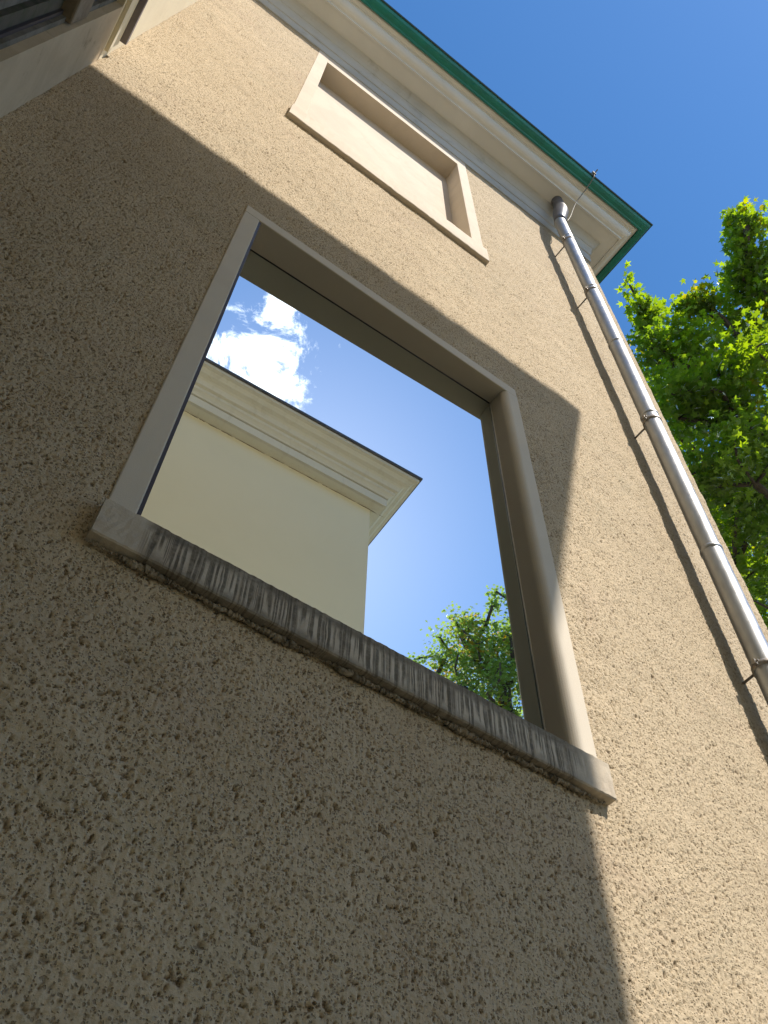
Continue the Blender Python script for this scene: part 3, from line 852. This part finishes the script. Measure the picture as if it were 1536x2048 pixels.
def at(px, py, dist):
    """a point of the crown, from its bearing and its distance from the eye"""
    d = (RX * ((px - 768) / 1744.25) + RY * ((py - 1024) / 1744.25) + RZ).normalized()
    p = Vector((0, -1.2, 0)) + d * dist
    return (p.x, p.y, p.z)

# (centre, radius, density, flattening)
right_blobs = [
    (*at(1483, 440, 10.2), 0.07, 20, 3.0), (*at(1484, 495, 10.1), 0.10, 14, 2.0), (*at(1492, 560, 10.0), 0.17, 6.0, 1.4), (*at(1555, 445, 10.4), 0.07, 12, 2.0), (*at(1545, 530, 10.2), 0.16, 6, 1.0), (*at(1530, 610, 10.0), 0.28, 3, 0.8),
    (*at(1262, 575, 9.6), 0.05, 8.0, 1.0), (*at(1285, 610, 9.65), 0.12, 3, 0.6), (*at(1300, 655, 9.7), 0.18, 3.5, 0.8), (*at(1392, 618, 9.8), 0.16, 6, 0.7), (*at(1350, 690, 9.4), 0.30, 2.4, 0.7),
    (*at(1465, 680, 9.9), 0.42, 1.8, 0.8), (*at(1420, 790, 9.0), 0.50, 1.4, 0.7), (*at(1530, 770, 9.3), 0.55, 1.0, 0.8),
    (*at(1340, 810, 10.2), 0.40, 1.2, 0.8), (*at(1470, 930, 8.6), 0.55, 1.1, 0.7), (*at(1440, 1010, 10.0), 0.65, 0.9, 0.7),
    (*at(1520, 1080, 9.2), 0.60, 0.9, 0.7), (*at(1600, 950, 9.2), 0.7, 0.5, 0.8), (*at(1650, 760, 9.8), 0.6, 0.6, 0.9), (*at(1600, 1200, 9.2), 0.8, 0.6, 0.8), (*at(1490, 1110, 10.6), 0.5, 1.2, 0.8), (*at(1545, 1210, 10.8), 0.5, 1.2, 0.8), (*at(1420, 960, 11.0), 0.5, 1.0, 0.8),
    (8.2, 2.4, 8.2, 1.5, 0.15, 0.8), (9.2, 0.9, 7.6, 1.5, 0.15, 0.8), (7.2, 3.9, 7.2, 1.2, 0.15, 0.8)]
build_tree('maple_tree', 'tall green maple rising behind the right-hand corner of the house', (10.9, 3.2, -H), (10.2, 3.0, 4.4), right_blobs,
           390, 0.088, 92, M_leaf, 21, 0.05, 0.26, pick_leaves=300, trunk_r=0.16)

def mir(px, py, dist):
    """a point of the tree that the pane shows: bearing folded over at the pane"""
    d = (RX * ((px - 768) / 1744.25) + RY * ((py - 1024) / 1744.25) + RZ).normalized()
    c_ = Vector((0, -1.2, 0)); n_ = Vector((-0.02436, -1, 0)).normalized(); p0 = Vector((0.2, 0.119, 0))
    q = c_ + d * ((p0 - c_).dot(n_) / d.dot(n_)); r_ = d - n_ * (2 * d.dot(n_))
    p = q + r_ * dist
    return (p.x, p.y, p.z)
yard_blobs = [(*mir(1000, 1205, 11.4), 0.20, 5.0, 1.6), (*mir(935, 1245, 11.6), 0.30, 2.6, 0.9), (*mir(885, 1295, 11.8), 0.30, 2.6, 0.8), (*mir(985, 1290, 11.4), 0.65, 1.4, 0.8),
              (*mir(838, 1318, 12.0), 0.14, 3.5, 0.8), (*mir(940, 1360, 11.6), 0.75, 1.2, 0.8), (*mir(1010, 1390, 11.0), 0.8, 1.2, 0.8), (*mir(1060, 1290, 11.2), 0.9, 0.9, 0.8),
              (*mir(1080, 1420, 11.2), 1.1, 0.6, 0.8), (*mir(940, 1460, 11.4), 1.0, 0.6, 0.8)]
yb = mir(1010, 1480, 11.2)
build_tree('maple_tree', 'young maple with reddish tips across the yard, seen in the mirror', (yb[0] + 1.2, yb[1] - 0.9, -H), (yb[0] + 0.5, yb[1] - 0.4, yb[2] - 2.2), yard_blobs,
           200, 0.080, 66, M_leaf2, 33, 0.13, 0.25, trunk_r=0.16)
